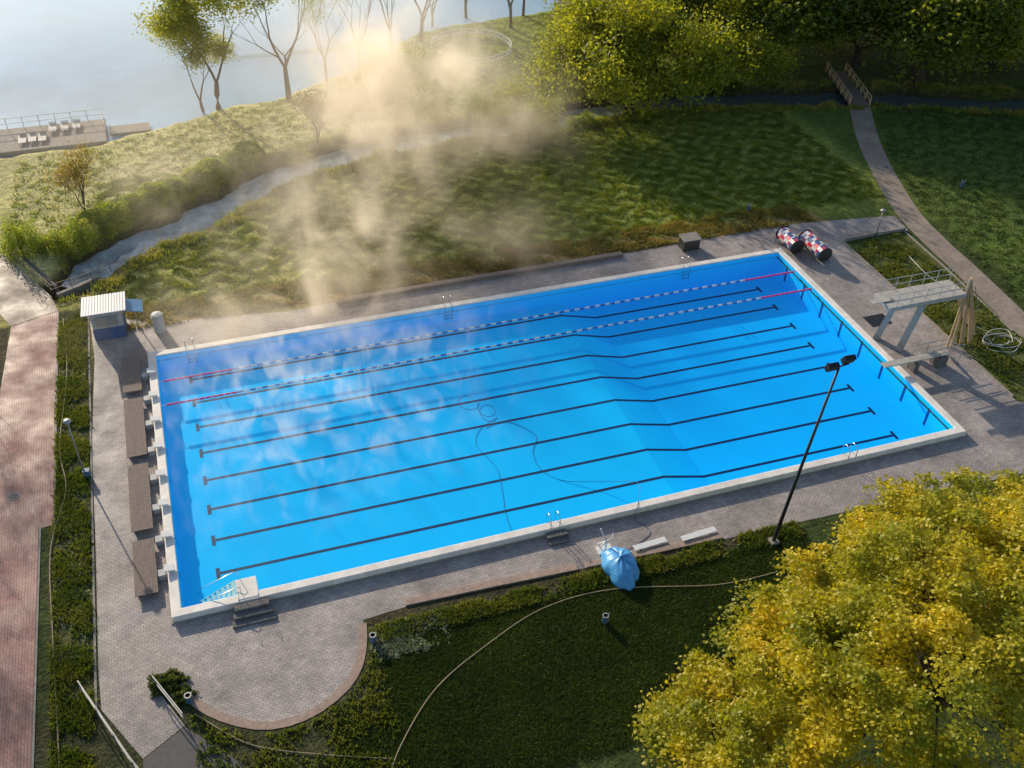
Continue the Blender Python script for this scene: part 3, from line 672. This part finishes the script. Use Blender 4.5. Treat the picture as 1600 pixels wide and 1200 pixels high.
class TreeKind:
    def __init__(s,name,h,spread,levels,nch,seed,leafmat,nleaf,lsize,sig,frac=1.0,**kw):
        mb,t=branch_tree(h,spread,levels,nch,seed,**kw); s.name=name
        me=bpy.data.meshes.new('trunk'); me.from_pydata(mb.v,[],mb.f); me.materials.append(M['bark']); me.polygons.foreach_set('use_smooth',[True]*len(me.polygons)); s.tr=me
        t=t[t[:,2]>.8]; s.h=np.percentile(t[:,2],99)
        if frac<1: t=t[rng.random(len(t))<frac]
        wt=rng.random(len(t))**2+.05; wt/=wt.sum()
        idx=rng.choice(len(t),nleaf,p=wt); c=t[idx]+rng.normal(size=(nleaf,3))*sig
        o=leaf_object('crown',c,lsize,leafmat); s.cr=o.data; bpy.data.objects.remove(o)
    def place(s,x,y,H,rot,label,cat='tree',group=None,wide=1.0,z=None):
        e_=empty(s.name,(x,y,gz(x,y) if z is None else z),label,cat,group); k=H/s.h; e_.scale=(k*wide,k*wide,k); e_.rotation_euler=(0,0,rot)
        for nm,me in(('trunk',s.tr),('crown',s.cr)):
            o=bpy.data.objects.new(nm,me); COL.objects.link(o); o.parent=e_
        return e_
K1=TreeKind('leafy_tree',13,.40,6,2,3,M['leaf_g'],12000,.13,.30,frac=.7,trunk_r=.16,trunk_frac=.15,up=.5,keep=.68,jit=.09)
K2=TreeKind('leafy_tree',12,.95,6,2,14,M['leaf_g'],17000,.18,.42,frac=.7,trunk_r=.28,trunk_frac=.12,up=.25,keep=.74,droop=.0,jit=.16)
K3=TreeKind('bare_tree',15,.52,7,2,5,M['leaf_g'],3500,.11,.25,trunk_r=.26,trunk_frac=.2,up=.4,keep=.70,jit=.08)
K4=TreeKind('leafy_tree',12,.9,6,2,22,M['leaf_d'],18000,.19,.45,frac=.75,trunk_r=.30,trunk_frac=.12,up=.15,keep=.74,droop=-.01,jit=.15)
K5=TreeKind('bronze_tree',6,.6,4,3,31,M['leaf_b'],2200,.12,.22,trunk_r=.09,trunk_frac=.25)
K6=TreeKind('bare_tree',15,.42,7,2,9,M['leaf_g'],6000,.11,.3,trunk_r=.2,trunk_frac=.2,up=.5,keep=.70,jit=.08)
K1.place(9.1,65.2,14.5,0,'tall slim yellow green spring tree on the misty shore',wide=1.15)
K1.place(7.6,65.6,11,2.5,'slender light green spring tree on the misty lake shore',wide=1.0)
K3.place(16.4,65.8,17,1,'tall bare tree with fine branches beside misty lake')
K6.place(25,70,14,0,'slender fine branched tree in golden mist')
K6.place(29.5,74,15,2,'slender sparse tree rising behind golden steam')
K3.place(34,78,14,3,'bare branching tree beside the white round fence')
K6.place(42,86,15,1,'thin bare tree at the far lake edge')
K6.place(37,84,13,5,'thin bare tree at the far lake edge')
K3.place(46,80,13,4.4,'bare branching tree behind the round fence')
K6.place(21,69,12,3.6,'slender fine branched tree in golden mist')
K2.place(37,52.2,6,2,'small yellow green tree leaning over the stream')
K2.place(50,53,12,0,'large airy yellow green tree beside the stream',wide=1.15)
K2.place(54.5,57,11.5,1.2,'airy yellow green tree beside the stream',wide=1.1)
K2.place(47,58,10,4.1,'airy yellow green tree beside the stream',wide=1.1)
K2.place(56,66,10,2.7,'airy yellow green tree on the park lawn',wide=1.1)
K2.place(63,58.5,9,5.0,'yellow green tree with low branches near the stream',wide=1.2)
K3.place(66,65,15,2,'large bare spreading tree with dark trunk in park')
K4.place(73,61.5,13,1,'dark leafy tree beside the wooden footbridge',wide=1.2)
K4.place(86,52.5,12,3,'broad dark tree on the bank of stream',wide=1.25)
K2.place(98,55,13,4,'broad green tree in the shaded park',wide=1.2)
K4.place(92,62,14,5,'tall dark green tree in the dense park wood',wide=1.2)
K2.place(59,78,13,1.5,'tall green tree at the edge of park lawn')
K4.place(78,72,15,2.2,'tall dark green tree in the dense park wood',wide=1.2)
K4.place(106,62,14,.2,'tall dark green tree in the dense park wood',wide=1.2)
K4.place(66,72,14,3.9,'tall dark green tree in the dense park wood',wide=1.2)
K4.place(100,70,15,1.9,'tall dark green tree in the dense park wood',wide=1.2)
K2.place(81.5,58.5,10,5.6,'spring green tree overlapping others near the footbridge',wide=1.2)
K4.place(104,49,12,3.3,'dark green tree at the shaded stream bank',wide=1.2)
K2.place(70,65,9,1.1,'spring green tree with low branches in the wood',wide=1.25)
K2.place(87,60,9,2.9,'spring green tree with low branches in the wood',wide=1.25)
K2.place(76,66,9,4.7,'spring green tree with low branches in the wood',wide=1.25)
K2.place(94,55,8.5,.6,'spring green tree with low branches by the stream',wide=1.25)
K6.place(49,84,14,4,'thin sparse tree at the far lake edge')
K6.place(64,84,15,5,'thin sparse tree at the far lake edge')
K4.place(112,52,13,.9,'green tree at the shaded stream bank',wide=1.2)
K3.place(82,64,15,2,'dark bare tree in the shaded park wood')
K2.place(70,76,12,3.3,'spreading green tree in the park wood')
K2.place(86,70,13,4.3,'spreading green tree in the park wood',wide=1.2)
K3.place(93,56,13,2.6,'bare tree with spreading branches above the stream')
K5.place(-4.0,46.2,5.6,0,'small bronze leaved young tree on the shore lawn')
K2.place(28,56.5,7.5,1,'small tree half hidden in golden steam')
K5.place(22,54.5,6,2,'small brownish tree half hidden in steam',wide=1.3)
K5.place(17.5,54.5,5,4,'small brownish tree on the stream bank in steam',wide=1.3)
K6.place(-14.5,33,11,1.3,'slender tree beside the red brick path')
K6.place(-15,20,11,4.3,'slender tree beside the red brick path')
def bush(x,y,rx,ry,h,n,label,mat,name='bush'):
    e_=empty(name,(x,y,gz(x,y)),label,'bush')
    mb=MB()
    for i in range(9):
        a=random.random()*6.28; q_=random.random(); p=(rx*.7*q_*math.cos(a),ry*.7*q_*math.sin(a),h*(.5+.4*random.random())); mb.tube([(0,0,-.1),(p[0]*.5,p[1]*.5,p[2]*.6),p],[.04,.03,.01],4)
    o=mb.obj('stem',[M['bark']]); o.parent=e_
    u=rng.normal(size=(n,3)); u/=np.linalg.norm(u,axis=1,keepdims=True); u[:,2]=np.abs(u[:,2])
    rr=(.65+.45*rng.random((n,1)))*(1+.22*np.sin(u[:,:1]*7+x)+.18*np.sin(u[:,1:2]*9+y)); c=u*rr*np.array([rx,ry,h])
    o=leaf_object('foliage',c,.13,mat,e_)
bush(-9,41.6,1.5,1.6,2.4,6500,'bright green rounded bush beside the culvert',M['bush'])
bush(-4.6,40.9,1.4,1.5,2.1,6000,'bright green bush at the stream bank',M['bush'])
bush(-6.6,41.2,1.2,1.2,1.3,3500,'low green bush between larger bushes on the bank',M['bush'])
bush(-.5,-3.7,.9,.6,.42,3500,'small low dark green planting beside paved ramp',M['darkbush'])
bush(.2,-4.7,.5,.5,.35,1500,'small low shrub next to litter bin',M['darkbush'])
bush(33.5,51.7,2,1.2,1.4,4500,'brownish bush over the stream bank',M['reed'])
bush(58,79,3,2,3,5000,'green shrub at the park edge',M['bush'])
bush(41.5,55.6,2.2,1.2,1.4,4500,'green shrub on the stream bank',M['bush'])
bush(23.2,50.6,1.5,.8,.9,3000,'low brownish bush hanging over the stream bank',M['reed'])
bush(44.5,51.9,1.8,.8,1.0,3500,'low green bush hanging over the stream',M['bush'])
bush(14.6,52.6,1.6,1.2,1.2,3500,'green bush on the far stream bank in steam',M['bush'])
bush(63,56.2,2.6,1.0,1.3,3500,'low green bush along the shaded stream',M['darkbush'])
hp=smooth_line([(-3.6,42.9),(-.5,45.1),(4,47.8),(8,50.5),(11,52.8)],.2); n=52000
ii=rng.integers(0,len(hp),n); base=np.array(hp)[ii]; th=rng.random(n)*math.pi
hw=1+.12*np.sin(ii*.23)+.10*np.sin(ii*.61)
c=np.stack([base[:,0]+np.cos(th)*1.2*hw+rng.normal(size=n)*.07,base[:,1]-np.cos(th)*1.15*hw+rng.normal(size=n)*.09,np.sin(th)*1.6*hw+rng.normal(size=n)*.06-.1],1)
top(leaf_object('hedge',c,.13,M['bush']),'long rounded dense green hedge along the stream bank','hedge')

def tufts(name,P,hgt,mat,blades=4,w=.05,spread=.08):
    P=np.repeat(np.asarray(P,float),blades,0); n=len(P)
    b=P+np.c_[rng.normal(size=(n,2))*spread,np.zeros(n)]; a=rng.random(n)*6.28; hh=hgt*(.5+rng.random(n))
    d=np.c_[np.cos(a),np.sin(a)]*w; tip=b+np.c_[rng.normal(size=(n,2))*.45*hh[:,None],hh]
    v=np.stack([b-np.c_[d,np.zeros(n)],b+np.c_[d,np.zeros(n)],tip],1).reshape(-1,3).astype(np.float32)
    me=bpy.data.meshes.new(name); me.vertices.add(3*n); me.vertices.foreach_set('co',v.ravel()); me.loops.add(3*n); me.loops.foreach_set('vertex_index',np.arange(3*n,dtype=np.int32))
    me.polygons.add(n); me.polygons.foreach_set('loop_start',np.arange(0,3*n,3,dtype=np.int32)); me.polygons.foreach_set('loop_total',np.full(n,3,np.int32))
    me.materials.append(mat); me.update(calc_edges=True)
    ob=bpy.data.objects.new(name,me); COL.objects.link(ob); ob['kind']='stuff'; return ob
def scat(n,xa,xb,ya,yb,cond=None,thr=-.2):
    x=rng.uniform(xa,xb,n); y=rng.uniform(ya,yb,n)
    den=np.sin(x*1.7+np.sin(y*1.1)*2)+np.sin(y*1.9+x*.6)+rng.normal(size=n)*.8
    k=den>thr
    if cond is not None: k&=cond(x,y)
    x=x[k];y=y[k]; return [(a,b,gz(a,b)) for a,b in zip(x,y)]
P=scat(16000,-6.0,-4.1,-12,31)+scat(5000,57.6,63.6,3,23.8,lambda x,y:x<62.8)
P+=scat(5000,-3,57,27.9,30.2)+scat(6000,10,36,-4.6,-3.4)+scat(3500,0.5,10,-12,-5,lambda x,y:(x-4.9)**2+(y+3)**2>27)
tufts('rough_grass',P,.20,M['tuft'])
tufts('dry_edge_grass',scat(12000,-2,57,27.8,31.0),.20,M['drygrass'])
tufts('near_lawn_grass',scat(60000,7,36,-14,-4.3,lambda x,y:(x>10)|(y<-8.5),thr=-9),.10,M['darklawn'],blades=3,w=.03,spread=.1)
def sdist(x,y):
    D=np.full(x.shape,1e9)
    for p in SL[::1]: D=np.minimum(D,np.hypot(x-p[0],y-p[1]))
    return D
def bank(x,y):
    D=sdist(x,y); return (D+.5*wobf(x,y)>1.85)&(D<3.8)
tufts('bank_grass',scat(90000,-6,95,33,60,bank),.38,M['reed'],blades=4,w=.06,spread=.15)
def clumpy(x,y): return (np.sin(x*3.1+2*np.sin(y*2.3))+np.sin(y*3.7+1.5*np.sin(x*1.9))>-.3)
tufts('lawn_grass',scat(150000,-3,66,30,52,lambda x,y:(sdist(x,y)>3.6)&(x<68-.3*(y-30)+4)&clumpy(x,y),thr=-1.2),.15,M['lawn'],blades=3,w=.05,spread=.10)
tufts('shore_grass',scat(60000,-20,60,42,84,lambda x,y:(y>np.interp(x,SL[:,0],SL[:,1])+3.6)&(y<np.interp(x,SHX,SHY)-1.5)&(x>-10+0*y)&clumpy(x,y),thr=-1.2),.15,M['lawn'],blades=3,w=.06,spread=.12)
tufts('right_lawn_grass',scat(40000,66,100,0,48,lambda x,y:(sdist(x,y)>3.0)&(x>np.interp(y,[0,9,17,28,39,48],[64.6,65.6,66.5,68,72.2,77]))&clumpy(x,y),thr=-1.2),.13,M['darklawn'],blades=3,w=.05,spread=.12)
tufts('pale_weeds',scat(900,-5.9,-4.2,-1,12)+scat(900,10,14,-5.6,-3.6)+scat(500,-5.9,-4.2,14,30),.15,M['weed'],blades=7,w=.045,spread=.12)

bt=empty('maple_tree',(34,-17.5,0),'huge golden yellow green maple tree in fresh leaf over lawn','tree')
lobes=[((34,-16,7.5),5.6),((29.5,-14.1,5.6),3.7),((38.3,-13.2,6.8),4.4),((26,-14.8,4.6),2.9),((22.9,-17.0,4.2),2.9),((22,-15.6,3.4),1.9),((28,-18,6.2),4.6),((24.5,-20.5,4.8),3.8),((31,-20,8.0),5),((39.5,-18,8),5.3),((43.5,-15,6.2),4.3),((34.6,-11.6,5.8),2.9),((38.4,-10.2,5.4),3.0),((42,-11.0,5.3),3.4),((30.3,-12.4,4.4),2.1),((46,-12.3,5.2),3.4)]
cl=[];tb=MB()
tb.tube([(34,-17.5,-.3),(34,-17.4,1.5),(34.1,-17.2,3.5),(34.2,-17,6)],[.5,.42,.34,.2],10)
for (c0,r0) in lobes:
    c0=Vector(c0); tb.tube([(34.05,-17.3,2.4),(Vector((34,-17.2,3))+c0)/2+Vector((0,0,.4)),c0],[.2,.13,.07],6)
    nC=int(3.9*r0*r0)
    for i in range(nC):
        u=Vector((random.gauss(0,1),random.gauss(0,1),random.gauss(.35,1))).normalized()
        if u.z<-.35: u.z*=-1
        p=c0+Vector((u.x*r0,u.y*r0,u.z*r0*.78))*(.62+.46*random.random()); cl.append(p)
        if i%3==0: tb.tube([c0,(c0+p)/2+Vector((0,0,.15)),p],[.06,.035,.012],4,caps=False)
o=tb.obj('trunk',[M['bark']]); o.parent=bt; o.location=-bt.location
cl=np.array([tuple(p) for p in cl]); nc=len(cl); per=185
ids=np.repeat(np.arange(nc),per); rad=rng.uniform(.22,.55,nc)[ids]
off=rng.normal(size=(len(ids),3))*np.array([1,1,.26])*rad[:,None]
dd=np.hypot(off[:,0],off[:,1]); off[:,2]-=.34*dd*dd
cen=cl[ids]+off-np.array([34,-17.5,0])
leaf_object('crown',cen,.18,M['leaf_y'],bt,up=1.1,aspect=.85)

# ---------------------------------------------------------------- steam and mist
def steam(name,blobs,dens,nscale,nlo,nhi,stretch,col,emi,det=3,rate=1.0,dist=.8,pw=1.4,smooth_blobs=(),rot=(0,0,0)):
    m,nt,out=mat_new(name); p=pos(nt)
    def gauss(blobs):
        acc=None
        for c,s,a in blobs:
            v=N(nt,'ShaderNodeVectorMath',operation='SUBTRACT'); L(nt,p,v.inputs[0]); v.inputs[1].default_value=c
            d=N(nt,'ShaderNodeVectorMath',operation='DIVIDE'); L(nt,v.outputs[0],d.inputs[0]); d.inputs[1].default_value=s
            q_=N(nt,'ShaderNodeVectorMath',operation='DOT_PRODUCT'); L(nt,d.outputs[0],q_.inputs[0]); L(nt,d.outputs[0],q_.inputs[1])
            e_=math_(nt,'MULTIPLY',math_(nt,'EXPONENT',math_(nt,'MULTIPLY',q_.outputs['Value'],-1.1)),a)
            acc=e_ if acc is None else math_(nt,'ADD',acc,e_)
        return acc
    acc=gauss(blobs)
    mp=N(nt,'ShaderNodeMapping'); mp.inputs['Scale'].default_value=stretch; mp.inputs['Rotation'].default_value=rot; L(nt,p,mp.inputs['Vector'])
    n1=noise(nt,mp.outputs[0],nscale,det,.6)
    n1.node.inputs['Distortion'].default_value=dist
    nn=mrange(nt,n1,nlo,nhi,0,1)
    nn=math_(nt,'POWER',nn,pw)
    dn=math_(nt,'MULTIPLY',math_(nt,'MULTIPLY',acc,nn),dens)
    if smooth_blobs: dn=math_(nt,'ADD',dn,gauss(smooth_blobs))
    vs=N(nt,'ShaderNodeVolumePrincipled'); vs.inputs['Color'].default_value=(*col,1); vs.inputs['Anisotropy'].default_value=.3
    L(nt,dn,vs.inputs['Density'])
    vs.inputs['Emission Color'].default_value=(*emi,1); L(nt,dn,vs.inputs['Emission Strength'])  # self-glow follows density, standing in for multiply scattered sunlight
    L(nt,vs.outputs[0],out.inputs['Volume'])
    m.cycles.volume_step_rate=rate
    return m
SB=[((11,25,1.6),(8.5,4.2,2.0),1.0),((15.5,31.5,3.6),(6,5,2.8),.95),((20,41,6.5),(6,6.5,3.6),.95),((24.5,51,8.5),(7,7.5,4.2),1.2),((33,46,5),(4.5,6,4.0),.5),((5,46,2.5),(7,6,2.2),.35),((27,30,2),(6,4,2.2),.35)]
mb=MB(); mb.box((17,45,7.65),(56,66,14.6)); o=mb.obj('rising_steam',[steam('steam_volume',SB,.34,.24,.40,.68,(1,.85,.8),(1,.96,.88),(.48,.36,.21),det=4,rate=1.1,dist=.6,pw=1.4,rot=(.4,.2,.3),smooth_blobs=[((8,60,3),(22,13,5),.014),((24,68,5),(16,9,6),.014)])]); o['kind']='stuff'
PB=[((8,18.5,.6),(7,5,1.0),1.0),((13,13.5,.5),(7,5.5,.9),.65),((6,10,.5),(4,5,.8),.5),((19,20,.5),(6,3,.9),.45)]
mb=MB(); mb.box((14,12.3,1.35),(26.4,22.0,1.9)); o=mb.obj('surface_steam',[steam('surface_steam_volume',PB,.95,.70,.45,.80,(1,.75,.5),(1,.99,.96),(.42,.42,.40),det=5,rate=1.3,dist=.8,pw=1.4)]); o['kind']='stuff'
m,nt,out=mat_new('lake_mist_volume'); vs_=N(nt,'ShaderNodeVolumePrincipled'); vs_.inputs['Density'].default_value=.028; vs_.inputs['Anisotropy'].default_value=.3; vs_.inputs['Color'].default_value=(.90,.97,1,1)
vs_.inputs['Emission Color'].default_value=(.25,.33,.39,1); vs_.inputs['Emission Strength'].default_value=.028; L(nt,vs_.outputs[0],out.inputs['Volume'])  # mist glows slightly by itself to replace uncomputed scattered light
mb=MB(); mb.box((-20,162,2.5),(120,166,6)); o=mb.obj('lake_mist',[m]); o['kind']='stuff'

# ---------------------------------------------------------------- light, sky, camera
EL=20.5; sd=Vector((-.29*math.cos(math.radians(EL)),.957*math.cos(math.radians(EL)),math.sin(math.radians(EL)))).normalized()
sun=bpy.data.lights.new('sun','SUN'); sun.energy=5.0; sun.angle=math.radians(.6); sun.color=(1,.86,.67)
so=bpy.data.objects.new('sun',sun); COL.objects.link(so); so.rotation_euler=sd.to_track_quat('Z','Y').to_euler()
w=bpy.data.worlds.new('World'); scene.world=w; w.use_nodes=True; nt=w.node_tree
bg=nt.nodes['Background']; sk=nt.nodes.new('ShaderNodeTexSky'); sk.sky_type='NISHITA'; sk.sun_disc=False
sk.sun_elevation=math.radians(EL); sk.sun_rotation=math.atan2(-.29,.957); sk.dust_density=1.0
nt.links.new(sk.outputs[0],bg.inputs[0]); bg.inputs[1].default_value=.15
scene.view_settings.view_transform='Standard'; scene.view_settings.look='None'
cam=bpy.data.cameras.new('camera'); cam.sensor_width=36; cam.lens=34.98; cam.clip_end=3000
co=bpy.data.objects.new('camera',cam); COL.objects.link(co); scene.camera=co
R=Matrix(((.94698569,.18134265,-.26520361),(-.31990108,.60851514,-.72620426),(.02968861,.77254396,.63426684)))
mw=R.to_4x4(); mw.translation=Vector((5.3703,-36.6083,44.1378)); co.matrix_world=mw
